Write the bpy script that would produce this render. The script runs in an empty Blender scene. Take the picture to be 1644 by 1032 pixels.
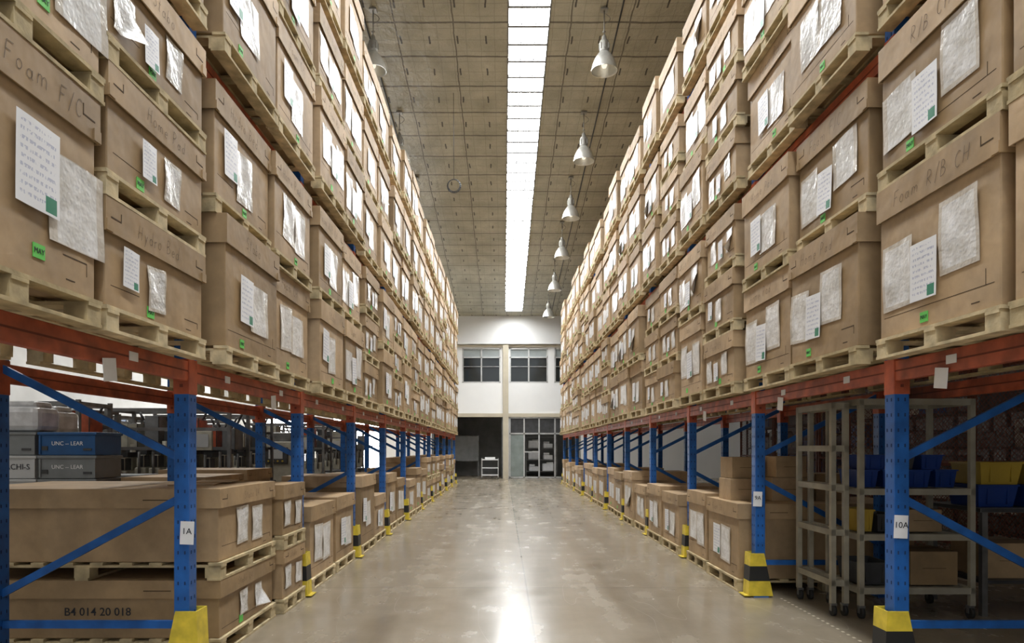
import bpy,bmesh,math,random
from mathutils import Vector,Matrix
R=random.Random(7)
S=bpy.context.scene
COL=S.collection
PI=math.pi
# ------------------------------------------------------------------ materials
def nodes(name):
    m=bpy.data.materials.new(name); m.use_nodes=True
    nt=m.node_tree; b=nt.nodes['Principled BSDF']
    return m,nt,b
def N(nt,t,**k):
    n=nt.nodes.new(t)
    for a,v in k.items(): setattr(n,a,v)
    return n
def math_(nt,op,a,b=None,c=None):
    n=nt.nodes.new('ShaderNodeMath'); n.operation=op
    for i,v in enumerate((a,b,c)):
        if v is None: continue
        if isinstance(v,(int,float)): n.inputs[i].default_value=v
        else: nt.links.new(v,n.inputs[i])
    return n.outputs[0]
def mixc(nt,f,a,b):
    n=nt.nodes.new('ShaderNodeMix'); n.data_type='RGBA'
    for s,v in ((n.inputs[0],f),(n.inputs[6],a),(n.inputs[7],b)):
        if isinstance(v,(int,float)): s.default_value=v
        elif isinstance(v,tuple): s.default_value=(*v,1)
        else: nt.links.new(v,s)
    return n.outputs[2]
def noise(nt,vec,scale,detail=3,rough=.5):
    n=nt.nodes.new('ShaderNodeTexNoise'); n.inputs['Scale'].default_value=scale
    n.inputs['Detail'].default_value=detail; n.inputs['Roughness'].default_value=rough
    if vec is not None: nt.links.new(vec,n.inputs['Vector'])
    return n.outputs['Fac']
def vscale(nt,v,s):
    n=N(nt,'ShaderNodeVectorMath',operation='MULTIPLY'); nt.links.new(v,n.inputs[0]); n.inputs[1].default_value=s; return n.outputs[0]
def simple(name,c,rough=.5,metal=0,var=.12,scale=6,bump=0,bscale=40,rand=0,emit=0):
    m,nt,b=nodes(name)
    tc=N(nt,'ShaderNodeTexCoord').outputs['Object']
    f=noise(nt,tc,scale)
    f=math_(nt,'MULTIPLY_ADD',f,2.0,-.5)
    c2=tuple(max(0,v*(1-var*1.6)) for v in c); c1=tuple(min(1,v*(1+var*.6)) for v in c)
    col=mixc(nt,f,c2,c1)
    if rand:
        oi=N(nt,'ShaderNodeObjectInfo').outputs['Random']
        hs=N(nt,'ShaderNodeHueSaturation')
        nt.links.new(col,hs.inputs['Color'])
        nt.links.new(math_(nt,'MULTIPLY_ADD',oi,rand*2,1-rand),hs.inputs['Value'])
        nt.links.new(math_(nt,'MULTIPLY_ADD',oi,-rand*.8,1+rand*.4),hs.inputs['Saturation'])
        col=hs.outputs['Color']
    nt.links.new(col,b.inputs['Base Color'])
    b.inputs['Roughness'].default_value=rough; b.inputs['Metallic'].default_value=metal
    if bump:
        bp=N(nt,'ShaderNodeBump'); bp.inputs['Strength'].default_value=bump; bp.inputs['Distance'].default_value=.02
        nt.links.new(noise(nt,tc,bscale),bp.inputs['Height']); nt.links.new(bp.outputs[0],b.inputs['Normal'])
    if emit:
        b.inputs['Emission Color'].default_value=(*c,1); b.inputs['Emission Strength'].default_value=emit
    return m
def card(name,c):
    m,nt,b=nodes(name)
    tc=N(nt,'ShaderNodeTexCoord').outputs['Object']
    oi=N(nt,'ShaderNodeObjectInfo').outputs['Random']
    va=N(nt,'ShaderNodeVectorMath',operation='ADD'); nt.links.new(tc,va.inputs[0])
    cx=N(nt,'ShaderNodeCombineXYZ'); nt.links.new(math_(nt,'MULTIPLY',oi,40),cx.inputs[0]); nt.links.new(math_(nt,'MULTIPLY',oi,17),cx.inputs[2]); nt.links.new(cx.outputs[0],va.inputs[1])
    v=va.outputs[0]
    f1=noise(nt,v,1.6,4,.6)
    f3=noise(nt,v,7,4,.7)
    f=math_(nt,'ADD',math_(nt,'MULTIPLY',f1,.7),math_(nt,'MULTIPLY',f3,.3))
    f=math_(nt,'MULTIPLY_ADD',f,3.4,-1.2)
    col=mixc(nt,f,tuple(x*.68 for x in c),tuple(x*1.15 for x in c))
    hs=N(nt,'ShaderNodeHueSaturation'); nt.links.new(col,hs.inputs['Color'])
    nt.links.new(math_(nt,'MULTIPLY_ADD',oi,.48,.74),hs.inputs['Value'])
    nt.links.new(math_(nt,'MULTIPLY_ADD',oi,-.14,1.05),hs.inputs['Saturation'])
    nt.links.new(hs.outputs[0],b.inputs['Base Color']); b.inputs['Roughness'].default_value=.6
    bp=N(nt,'ShaderNodeBump'); bp.inputs['Strength'].default_value=.5; bp.inputs['Distance'].default_value=.035
    nt.links.new(noise(nt,v,2.6,3,.55),bp.inputs['Height']); nt.links.new(bp.outputs[0],b.inputs['Normal'])
    return m
def emis(name,c,s):
    m,nt,b=nodes(name); b.inputs['Base Color'].default_value=(*c,1)
    b.inputs['Emission Color'].default_value=(*c,1); b.inputs['Emission Strength'].default_value=s
    return m
CARD=card('cardboard',(.42,.285,.15))
CARD2=card('cardboard_lid',(.46,.313,.166))
SLIT=simple('cardboard_slit',(.07,.04,.018),.9)
WOOD=simple('pallet_wood',(.62,.50,.29),.8,0,.3,9,.2,30,.15)
BLUE=simple('rack_blue',(.015,.12,.42),.38,0,.25,8)
ORANGE=simple('rack_orange',(.48,.10,.04),.45,0,.35,8)
RUST=simple('fence_rust',(.18,.05,.025),.6,0,.3,8)
DARK=simple('dark_hole',(.008,.03,.10),.8)
DARKO=simple('beam_groove',(.16,.03,.012),.7)
YEL=simple('guard_yellow',(.78,.60,.05),.5,0,.25,9)
BLK=simple('guard_black',(.015,.015,.015),.5)
PAPER=simple('paper',(.82,.82,.83),.6,0,.06,8)
PAPERF=simple('paper_in_sleeve',(.76,.76,.76),.4,0,.25,9,.3,14)
GREEN=simple('sticker_green',(.13,.62,.10),.5)
INK=simple('ink',(.02,.022,.03),.6)
PEN=simple('pen',(.15,.10,.06),.7)
WHITE=simple('wall_white',(.88,.88,.87),.8,0,.03,1)
FRAMEG=simple('skylight_bar',(.16,.16,.16),.6,0,.1,3)
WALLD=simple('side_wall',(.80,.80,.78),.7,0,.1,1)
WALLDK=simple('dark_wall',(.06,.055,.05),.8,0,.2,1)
CREAM=simple('cream_trim',(.58,.52,.40),.6,0,.08,2)
ALU=simple('aluminium',(.62,.63,.62),.35,.7)
STEEL=simple('machine_steel',(.22,.22,.215),.4,.5,.3,6)
GLASSD=simple('dark_glass',(.022,.028,.03),.08,0,.1,2)
GLASSL=simple('pale_glass',(.40,.44,.44),.15,0,.1,2)
GREYP=simple('grey_paint',(.17,.175,.18),.5,0,.3,5)
GREYL=simple('board_grey',(.46,.47,.47),.5,0,.1,3)
GREYM=simple('board_dull',(.24,.245,.245),.5,0,.15,3)
GREYD=simple('dark_grey_paint',(.05,.052,.055),.5,0,.3,5)
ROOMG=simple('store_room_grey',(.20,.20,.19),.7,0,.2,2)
CREAMP=simple('trolley_cream',(.38,.35,.27),.5,0,.25,5)
MCREAM=simple('machine_cream',(.44,.42,.34),.45,0,.25,5)
PBLUE=simple('plastic_blue',(.006,.04,.22),.4,0,.1,5)
PBLUE2=simple('crate_blue',(.015,.085,.24),.45,0,.15,5)
PGREY=simple('crate_grey',(.19,.205,.21),.5,0,.15,5)
PYEL=simple('plastic_yellow',(.48,.33,.04),.45,0,.1,5)
WRAP=simple('plastic_wrap',(.60,.61,.62),.25,0,.3,6,.5,9)
RUB=simple('rubber',(.02,.02,.02),.7)
SILV=simple('reflector_metal',(.74,.74,.70),.3,.7,.1,10)
HOUS=simple('lamp_housing',(.36,.35,.32),.5,.4)
SKY=emis('daylight_panel',(.97,.99,1),37)
FILL_L=emis('added_fill_left',(1,.99,.97),17)  # added panel, hidden by the rack, lighting the left side area
FILL_R=emis('added_fill_right',(1,.97,.92),1.4)  # added panel, hidden by the rack, weak fill for the right side
SKYW=emis('daylight_window',(.95,.98,1),22)
BULB=emis('bulb_glow',(1,.95,.82),.8)
STORE_FILL=emis('added_store_glow',(1,.97,.9),26)
def pouch_mat():
    m,nt,b=nodes('plastic_pouch')
    tc=N(nt,'ShaderNodeTexCoord').outputs['Object']
    oi=N(nt,'ShaderNodeObjectInfo').outputs['Random']
    va=N(nt,'ShaderNodeVectorMath',operation='ADD')
    nt.links.new(tc,va.inputs[0])
    cx=N(nt,'ShaderNodeCombineXYZ'); nt.links.new(math_(nt,'MULTIPLY',oi,30),cx.inputs[0]); nt.links.new(cx.outputs[0],va.inputs[1])
    v=va.outputs[0]
    sp=N(nt,'ShaderNodeSeparateXYZ'); nt.links.new(tc,sp.inputs[0]); x,y,z=sp.outputs
    f=noise(nt,v,8,4,.6)
    col=mixc(nt,math_(nt,'MULTIPLY_ADD',f,2.4,-.65),(.60,.58,.54),(.90,.90,.91))
    edge=math_(nt,'MAXIMUM',math_(nt,'GREATER_THAN',math_(nt,'ABSOLUTE',x),.112),math_(nt,'GREATER_THAN',math_(nt,'ABSOLUTE',z),.146))
    col=mixc(nt,math_(nt,'MULTIPLY',edge,.5),col,(.48,.39,.27))
    ln=math_(nt,'LESS_THAN',math_(nt,'FRACT',math_(nt,'MULTIPLY',z,30.)),.28)
    ww=math_(nt,'GREATER_THAN',noise(nt,vscale(nt,v,(60,1,30)),1,2),.54)
    t=math_(nt,'MULTIPLY',math_(nt,'MULTIPLY',ln,ww),math_(nt,'LESS_THAN',math_(nt,'ABSOLUTE',x),.085))
    col=mixc(nt,math_(nt,'MULTIPLY',t,.22),col,(.25,.27,.36))
    nt.links.new(col,b.inputs['Base Color'])
    b.inputs['Roughness'].default_value=.2
    bp=N(nt,'ShaderNodeBump'); bp.inputs['Strength'].default_value=.55; bp.inputs['Distance'].default_value=.02
    nt.links.new(noise(nt,v,11,3,.6),bp.inputs['Height']); nt.links.new(bp.outputs[0],b.inputs['Normal'])
    return m
POUCH=pouch_mat()
def doc_mat():
    m,nt,b=nodes('printed_form')
    tc=N(nt,'ShaderNodeTexCoord').outputs['Object']
    sp=N(nt,'ShaderNodeSeparateXYZ'); nt.links.new(tc,sp.inputs[0]); x,y,z=sp.outputs
    line=math_(nt,'LESS_THAN',math_(nt,'FRACT',math_(nt,'MULTIPLY',z,36.)),.42)
    w=math_(nt,'GREATER_THAN',noise(nt,vscale(nt,tc,(95,1,38)),1,2),.50)
    inx=math_(nt,'LESS_THAN',math_(nt,'ABSOLUTE',x),.085)
    inz=math_(nt,'LESS_THAN',math_(nt,'ABSOLUTE',z),.12)
    t=math_(nt,'MULTIPLY',math_(nt,'MULTIPLY',line,w),math_(nt,'MULTIPLY',inx,inz))
    col=mixc(nt,math_(nt,'MULTIPLY',t,.45),(.84,.85,.88),(.10,.14,.36))
    g=math_(nt,'MULTIPLY',math_(nt,'LESS_THAN',math_(nt,'ABSOLUTE',math_(nt,'SUBTRACT',x,.062)),.028),
      math_(nt,'LESS_THAN',math_(nt,'ABSOLUTE',math_(nt,'ADD',z,.105)),.026))
    col=mixc(nt,g,col,(.02,.22,.13))
    nt.links.new(col,b.inputs['Base Color']); b.inputs['Roughness'].default_value=.4
    return m
DOC=doc_mat()
def floor_mat():
    m,nt,b=nodes('polished_concrete')
    tc=N(nt,'ShaderNodeTexCoord').outputs['Object']
    f1=noise(nt,tc,.5,4,.6); f2=noise(nt,tc,2.4,5,.55); f3=noise(nt,tc,22,4,.6)
    fs=noise(nt,vscale(nt,tc,(2.4,.2,1)),1,5,.6)
    f=math_(nt,'ADD',math_(nt,'MULTIPLY',f1,.35),math_(nt,'ADD',math_(nt,'MULTIPLY',f2,.25),math_(nt,'MULTIPLY',fs,.4)))
    fc=math_(nt,'MULTIPLY_ADD',f,2.2,-.6)
    col=mixc(nt,fc,(.20,.158,.108),(.375,.325,.245))
    st=noise(nt,tc,1.4,5,.58)
    stain=math_(nt,'MINIMUM',math_(nt,'MAXIMUM',math_(nt,'MULTIPLY_ADD',st,3.2,-1.6),0.),1.)
    col=mixc(nt,math_(nt,'MULTIPLY',stain,.4),col,(.17,.12,.07))
    col=mixc(nt,math_(nt,'MULTIPLY_ADD',f3,.5,-.12),col,(.29,.245,.175))
    sp=N(nt,'ShaderNodeSeparateXYZ'); nt.links.new(tc,sp.inputs[0]); x,y,z=sp.outputs
    sc=math_(nt,'LESS_THAN',math_(nt,'ABSOLUTE',math_(nt,'SUBTRACT',noise(nt,vscale(nt,tc,(1.3,.3,1)),1,2,.5),.52)),.0012)
    col=mixc(nt,math_(nt,'MULTIPLY',sc,.3),col,(.5,.47,.4))
    jy=math_(nt,'LESS_THAN',math_(nt,'ABSOLUTE',math_(nt,'SUBTRACT',math_(nt,'FRACT',math_(nt,'MULTIPLY',y,1/5.)),.5)),.0016)
    jx=math_(nt,'LESS_THAN',math_(nt,'ABSOLUTE',math_(nt,'SUBTRACT',x,.25)),.008)
    j=math_(nt,'MAXIMUM',jy,jx)
    col=mixc(nt,math_(nt,'MULTIPLY',j,.6),col,(.08,.065,.045))
    nt.links.new(col,b.inputs['Base Color'])
    r=math_(nt,'MULTIPLY_ADD',math_(nt,'ADD',math_(nt,'MULTIPLY',f2,.5),math_(nt,'MULTIPLY',fs,.5)),.7,-.12)
    r=math_(nt,'MAXIMUM',r,.14)
    nt.links.new(r,b.inputs['Roughness'])
    b.inputs['Specular IOR Level'].default_value=.8
    b.inputs['Coat Weight'].default_value=.2; b.inputs['Coat Roughness'].default_value=.3
    bp=N(nt,'ShaderNodeBump'); bp.inputs['Strength'].default_value=.15; bp.inputs['Distance'].default_value=.02
    nt.links.new(f2,bp.inputs['Height']); nt.links.new(bp.outputs[0],b.inputs['Normal'])
    return m
def ceil_mat():
    m,nt,b=nodes('insulated_ceiling')
    tc=N(nt,'ShaderNodeTexCoord').outputs['Object']
    sp=N(nt,'ShaderNodeSeparateXYZ'); nt.links.new(tc,sp.inputs[0]); x,y,z=sp.outputs
    wob=math_(nt,'MULTIPLY_ADD',noise(nt,tc,1.6,3,.6),.08,-.04)
    xw=math_(nt,'ADD',x,wob); yw=math_(nt,'ADD',y,wob)
    def near(v,per,off,w):
        return math_(nt,'LESS_THAN',math_(nt,'ABSOLUTE',math_(nt,'SUBTRACT',math_(nt,'FRACT',math_(nt,'MULTIPLY_ADD',v,1/per,off)),.5)),w/per)
    f=noise(nt,tc,1.1,5,.6); f2=noise(nt,tc,7,5,.7)
    col=mixc(nt,math_(nt,'MULTIPLY_ADD',f,2.6,-.8),(.30,.28,.205),(.57,.54,.425))
    col=mixc(nt,math_(nt,'MULTIPLY_ADD',f2,1.4,-.35),col,(.40,.375,.285))
    seam=near(yw,1.05,0,.026)
    seam=math_(nt,'MAXIMUM',seam,near(xw,1.2,.35,.014))
    col=mixc(nt,math_(nt,'MULTIPLY',seam,.8),col,(.07,.055,.04))
    wire=math_(nt,'MAXIMUM',near(xw,.3,.1,.006),near(yw,.35,.5,.009))
    col=mixc(nt,math_(nt,'MULTIPLY',wire,.34),col,(.10,.085,.06))
    dash=math_(nt,'MULTIPLY',near(xw,.6,.1,.018),near(yw,1.05,.5,.12))
    col=mixc(nt,math_(nt,'MULTIPLY',dash,.9),col,(.035,.028,.022))
    nt.links.new(col,b.inputs['Base Color']); b.inputs['Roughness'].default_value=.45
    bp=N(nt,'ShaderNodeBump'); bp.inputs['Strength'].default_value=.8; bp.inputs['Distance'].default_value=.06
    nt.links.new(noise(nt,tc,4,5,.65),bp.inputs['Height']); nt.links.new(bp.outputs[0],b.inputs['Normal'])
    return m
FLOOR=floor_mat(); CEIL=ceil_mat()
# ------------------------------------------------------------------ mesh builder
class MB:
    def __init__(s,*mats): s.bm=bmesh.new(); s.mats=mats
    def box(s,cx,cy,cz,sx,sy,sz,m=0,bev=0,rot=None):
        M=Matrix.Translation((cx,cy,cz))
        if rot is not None: M=M@rot
        M=M@Matrix.Diagonal((sx,sy,sz,1))
        r=bmesh.ops.create_cube(s.bm,size=1,matrix=M); vs=r['verts']
        fs={f for v in vs for f in v.link_faces}
        for f in fs: f.material_index=m
        if bev:
            es=list({e for v in vs for e in v.link_edges})
            bmesh.ops.bevel(s.bm,geom=es,offset=bev,segments=2,profile=.5,affect='EDGES')
        return s
    def span(s,x0,x1,y0,y1,z0,z1,m=0,bev=0):
        return s.box((x0+x1)/2,(y0+y1)/2,(z0+z1)/2,abs(x1-x0),abs(y1-y0),abs(z1-z0),m,bev)
    def cyl(s,p0,p1,r,m=0,seg=10,r2=None):
        p0=Vector(p0);p1=Vector(p1);d=p1-p0
        M=Matrix.Translation((p0+p1)/2)@d.to_track_quat('Z','Y').to_matrix().to_4x4()
        q=bmesh.ops.create_cone(s.bm,cap_ends=True,segments=seg,radius1=r,radius2=r if r2 is None else r2,depth=d.length,matrix=M)
        for v in q['verts']:
            for f in v.link_faces: f.material_index=m; f.smooth=len(f.verts)==4
        return s
    def bar(s,p0,p1,w,t,m=0):
        p0=Vector(p0);p1=Vector(p1);d=p1-p0
        M=Matrix.Translation((p0+p1)/2)@d.to_track_quat('Z','Y').to_matrix().to_4x4()@Matrix.Diagonal((w,t,d.length,1))
        q=bmesh.ops.create_cube(s.bm,size=1,matrix=M)
        for v in q['verts']:
            for f in v.link_faces: f.material_index=m
        return s
    def poly(s,pts,m=0):
        f=s.bm.faces.new([s.bm.verts.new(p) for p in pts]); f.material_index=m; return s
    def prism(s,prof,x0,x1,m=0):
        a=[s.bm.verts.new((x0,y,z)) for y,z in prof]; b=[s.bm.verts.new((x1,y,z)) for y,z in prof]
        fs=[s.bm.faces.new(a),s.bm.faces.new(b[::-1])]
        n=len(a)
        for i in range(n): fs.append(s.bm.faces.new([a[i],b[i],b[(i+1)%n],a[(i+1)%n]]))
        for f in fs: f.material_index=m
        return s
    def lathe(s,prof,m=0,seg=24,c=(0,0,0)):
        rings=[]
        for r,z in prof:
            rings.append([s.bm.verts.new((c[0]+r*math.cos(2*PI*i/seg),c[1]+r*math.sin(2*PI*i/seg),c[2]+z)) for i in range(seg)])
        for a,b in zip(rings,rings[1:]):
            for i in range(seg):
                f=s.bm.faces.new([a[i],a[(i+1)%seg],b[(i+1)%seg],b[i]]); f.smooth=True; f.material_index=m
        return s
    def done(s,name,norm=True):
        if norm: bmesh.ops.recalc_face_normals(s.bm,faces=s.bm.faces)
        me=bpy.data.meshes.new(name); s.bm.to_mesh(me); s.bm.free()
        for m in s.mats: me.materials.append(m)
        return me
def obj(name,me,loc=(0,0,0),rot=0,parent=None,label=None,cat=None,group=None,kind=None,tilt=None):
    o=bpy.data.objects.new(name,me); COL.objects.link(o); o.location=loc
    o.rotation_euler=tilt if tilt is not None else (0,0,rot)
    if parent is not None: o.parent=parent
    if label: o['label']=label
    if cat: o['category']=cat
    if group: o['group']=group
    if kind: o['kind']=kind
    return o
_t={}
def text(s,size,m,shear=0,bold=0):
    k=(s,size,m.name,shear)
    if k in _t: return _t[k]
    cu=bpy.data.curves.new('t','FONT'); cu.body=s; cu.size=size; cu.align_x='CENTER'; cu.align_y='CENTER'; cu.shear=shear; cu.extrude=.0006; cu.resolution_u=3; cu.offset=bold
    o=bpy.data.objects.new('t',cu); COL.objects.link(o)
    dg=bpy.context.evaluated_depsgraph_get(); me=bpy.data.meshes.new_from_object(o.evaluated_get(dg))
    bpy.data.objects.remove(o); me.transform(Matrix.Rotation(PI/2,4,'X'))
    me.materials.clear(); me.materials.append(m); _t[k]=me; return me
# marker-pen handwriting drawn from pen strokes
def arc(cx,cy,rx,ry,a0,a1,n=8): return [(cx+rx*math.cos(math.radians(a0+(a1-a0)*i/n)),cy+ry*math.sin(math.radians(a0+(a1-a0)*i/n))) for i in range(n+1)]
GL={'F':(.5,[[(0,0),(.03,1)],[(.03,1),(.5,1.02)],[(.02,.55),(.36,.56)]]),
'o':(.45,[arc(.2,.25,.19,.25,90,450,12)]),
'a':(.5,[arc(.2,.24,.18,.23,30,390,12),[(.38,.5),(.38,.1),(.47,0)]]),
'm':(.75,[[(0,.5),(0,0)],arc(.15,.3,.14,.2,170,0)+[(.3,0)],arc(.46,.3,.15,.2,170,0)+[(.62,0)]]),
'C':(.55,[arc(.3,.5,.28,.5,50,310,12)]),
'/':(.35,[[(0,-.1),(.3,1.1)]]),
'R':(.6,[[(0,0),(.02,1)],arc(.05,.75,.38,.26,90,-90)+[(.5,0)]]),
'B':(.55,[[(0,0),(.02,1)],arc(.03,.77,.32,.24,90,-90),arc(.03,.27,.42,.27,90,-90)]),
'H':(.6,[[(0,0),(.02,1)],[(.45,0),(.47,1)],[(0,.5),(.46,.53)]]),
'P':(.55,[[(0,0),(.02,1)],arc(.03,.72,.4,.28,90,-90)]),
'S':(.5,[arc(.25,.76,.2,.23,40,270)+arc(.22,.27,.22,.26,90,-140)]),
'y':(.42,[[(0,.5),(.16,.05)],[(.34,.5),(.05,-.35)]]),
'd':(.48,[arc(.2,.24,.18,.23,30,390,12),[(.4,1),(.38,0)]]),
'b':(.45,[[(0,1),(0,0)],arc(.19,.24,.18,.23,180,-170,12)]),
'r':(.32,[[(0,.5),(0,0)],arc(.16,.3,.15,.19,170,50)]),
'e':(.45,[[(.02,.26),(.36,.28)]+arc(.2,.25,.18,.24,5,320,10)]),
't':(.35,[[(.14,.9),(.14,.1),(.28,0)],[(0,.6),(.3,.62)]]),
'l':(.2,[[(.03,1),(.03,.06),(.12,0)]]),
'0':(.5,[arc(.22,.5,.2,.5,90,450,12)]),'4':(.5,[[(.3,0),(.33,1),(0,.35),(.45,.36)]]),' ':(.4,[])}
_h={}
def hand(s,size,seed=0):
    k=(s,size,seed)
    if k in _h: return _h[k]
    r=random.Random(len(s)*7+seed); mb=MB(PEN); w=size*.038; x=0; L=[]
    for ch in s:
        adv,st=GL[ch]; dy=r.uniform(-.06,.06); sc=r.uniform(.9,1.05)
        for q in st: L.append([((x+a*sc+b*.14),b*sc+dy) for a,b in q])
        x+=adv+.22+r.uniform(-.02,.05)
    for q in L:
        for (a,b),(c,d) in zip(q,q[1:]):
            p=Vector(((a-x/2)*size,0,(b-.5)*size)); t=Vector(((c-x/2)*size,0,(d-.5)*size))
            if (t-p).length<1e-5: continue
            mb.bar(p,t,w,w)
    me=mb.done('handwriting')
    me.transform(Matrix.Diagonal((1,.05,1,1))); _h[k]=me; return me
# ------------------------------------------------------------------ room
XW=14; Y0=-6; Y1=35; CH=1.5
def zc(y): return 11.59-.1*y
mb=MB(FLOOR); mb.span(-XW,XW,Y0,Y1+6,-.2,0); obj('floor',mb.done('floor'),kind='structure')
sky=[(.10,.94),(-9.2,-8.2),(9.2,10.2)]  # first is the aisle skylight; side pair added to light the side areas
mb=MB(CEIL)
edges=[-XW]
for a,b in sorted(sky): edges+= [a,b]
edges.append(XW)
for i in range(0,len(edges),2):
    a,b=edges[i],edges[i+1]
    y0,y1=Y0,Y1
    pts=[(a,y0,zc(y0)),(b,y0,zc(y0)),(b,y1,zc(y1)),(a,y1,zc(y1))]
    lo=[mb.bm.verts.new(p) for p in pts]; hi=[mb.bm.verts.new((p[0],p[1],p[2]+.12)) for p in pts]
    mb.bm.faces.new(lo); mb.bm.faces.new(hi[::-1])
    for k in range(4): mb.bm.faces.new([lo[k],lo[(k+1)%4],hi[(k+1)%4],hi[k]])
for a,b in sky:
    mb.poly([(a,34.0,zc(34.0)),(b,34.0,zc(34.0)),(b,Y1,zc(Y1)),(a,Y1,zc(Y1))])
obj('ceiling',mb.done('ceiling'),kind='structure')
for i,(a,b) in enumerate(sky):
    mb=MB((SKY,FILL_L,FILL_R)[i]); y0,y1=Y0,34.0
    mb.poly([(a,y0,zc(y0)+.1),(b,y0,zc(y0)+.1),(b,y1,zc(y1)+.1),(a,y1,zc(y1)+.1)])
    obj('window_%d'%(i+1),mb.done('skylight'),kind='structure')
    mb=MB(FRAMEG)
    y=Y0+.5
    while y<33.9:
        mb.box((a+b)/2,y,zc(y)+.02,b-a,.07,.05); y+=.55
    for xx in (a,b):
        mb.bar((xx,Y0,zc(Y0)+.02),(xx,34.0,zc(34.0)+.02),.03,.06)
    for q in (.33,.67):
        xx=a+(b-a)*q; mb.bar((xx,Y0,zc(Y0)+.03),(xx,34.0,zc(34.0)+.03),.018,.02)
    obj('trim_%d'%(i+1),mb.done('skylight_frame'),kind='structure')
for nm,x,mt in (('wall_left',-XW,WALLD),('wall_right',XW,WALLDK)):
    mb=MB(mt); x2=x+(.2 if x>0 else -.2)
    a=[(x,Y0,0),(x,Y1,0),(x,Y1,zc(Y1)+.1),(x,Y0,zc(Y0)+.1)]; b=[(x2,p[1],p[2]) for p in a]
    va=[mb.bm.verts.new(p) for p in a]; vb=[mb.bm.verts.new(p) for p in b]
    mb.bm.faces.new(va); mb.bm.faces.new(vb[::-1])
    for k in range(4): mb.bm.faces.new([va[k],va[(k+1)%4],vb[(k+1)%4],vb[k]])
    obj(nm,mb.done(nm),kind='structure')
mb=MB(WALLDK)  # unseen walls added behind the camera to cut side light
mb.span(-XW,-4.2,Y0-.2,Y0,0,zc(Y0)+.1); mb.span(4.2,XW,Y0-.2,Y0,0,zc(Y0)+.1)
obj('wall_light_block',mb.done('wall_light_block'),kind='structure')
# back wall with openings
xs_open_up=[(-2.07,-.13),(.31,2.25),(2.57,4.5)]
mb=MB(WHITE)
H=zc(Y1)
WT=6.55
def wallspan(x0,x1,z0,z1): mb.span(x0,x1,Y1,Y1+.2,z0,z1)
wallspan(-XW,XW,WT,H+.05)
cur=-XW
for a,b in xs_open_up: wallspan(cur,a,4.8,WT); cur=b
wallspan(cur,XW,4.8,WT)
wallspan(-XW,XW,3.1,4.8)
cur=-XW
for a,b in [(-12.4,-9.6),(-8.6,-6.0),(-3.6,0.0),(.28,3.9)]: wallspan(cur,a,0,3.1); cur=b
wallspan(cur,XW,0,3.1)
obj('wall_back',mb.done('wall_back'),kind='structure')
mb=MB(WHITE); mb.span(-XW,XW,34.75,Y1,6.72,H+.02); obj('wall_parapet',mb.done('parapet'),kind='structure')
mb=MB(CREAM)
mb.span(-.02,.26,34.8,35.0,0,6.72); mb.span(-4,4.2,34.9,35.0,3.08,3.26); mb.span(-4,4.5,34.9,35.0,6.6,6.7)
obj('trim_11',mb.done('column_trim'),kind='structure')
for i,(a,b) in enumerate(xs_open_up):
    mb=MB(ALU,GLASSD,GLASSL)
    z0,z1,zt=4.8,WT,6.08
    mb.span(a,b,Y1+.1,Y1+.12,z0,zt,1); mb.span(a,b,Y1+.1,Y1+.12,zt,z1,2)
    for x in (a+.035,b-.035,(a+b)/2): mb.span(x-.035,x+.035,Y1+.02,Y1+.1,z0,z1)
    for z in (z0+.035,z1-.03,zt,5.62): mb.span(a,b,Y1+.02,Y1+.1,z-(.03 if z!=5.62 else .01),z+(.03 if z!=5.62 else .01))
    obj('window_%d'%(4+i),mb.done('window'),kind='structure')
for wi,(wa,wb) in enumerate([(-8.6,-6.0),(-12.4,-9.6)]):  # second window is added to brighten the dark left background
    mb=MB(ALU,SKYW)
    mb.span(wa,wb,Y1+.12,Y1+.14,0.3,3.1,1)
    for x in (wa+.03,wa+(wb-wa)/3,wa+(wb-wa)*2/3,wb-.03): mb.span(x-.03,x+.03,Y1+.02,Y1+.1,0,3.1)
    mb.span(wa,wb,Y1,Y1+.1,0,.3); mb.span(wa,wb,Y1+.02,Y1+.1,1.6,1.66)
    obj('window_%d'%(7+wi),mb.done('window'),kind='structure')
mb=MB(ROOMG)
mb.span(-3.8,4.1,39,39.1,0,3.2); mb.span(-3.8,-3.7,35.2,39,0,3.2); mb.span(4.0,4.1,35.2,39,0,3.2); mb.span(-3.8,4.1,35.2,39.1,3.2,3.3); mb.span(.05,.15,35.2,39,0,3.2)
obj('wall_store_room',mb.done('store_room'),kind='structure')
mb=MB(STORE_FILL); mb.cyl((1.4,36.0,3.175),(2.8,36.0,3.175),.025,0,10); obj('added_store_light',mb.done('tube'),label='added white tube brightening the glazed store room',cat='added light')  # lamp added to brighten the dark store room shelves
mb=MB(ALU)
for x in (.33,1.05,1.8,2.6,3.3,3.85): mb.span(x-.035,x+.035,35.02,35.12,0,3.08)
for z in (.05,2.25,3.05): mb.span(.28,3.9,35.02,35.12,z-.035,z+.035)
mb.span(1.05,1.8,35.03,35.1,1.3,1.36)
obj('door_1',mb.done('door_frame'),kind='structure')
MESHG=simple('tinted_pane',(.24,.28,.26),.2,0,.15,3)
mb=MB(MESHG,GREYD); mb.span(.37,1.01,35.06,35.07,.1,2.2); mb.span(.37,3.8,35.06,35.07,2.3,3.0,1)
obj('door_2',mb.done('door_pane'),kind='structure')
mb=MB(GREYP,GREYD); mb.span(-3.6,-3.5,35.02,35.12,0,3.08); mb.span(-.08,-.02,35.02,35.12,0,3.08)
obj('door_3',mb.done('door_jamb'),kind='structure')
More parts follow.
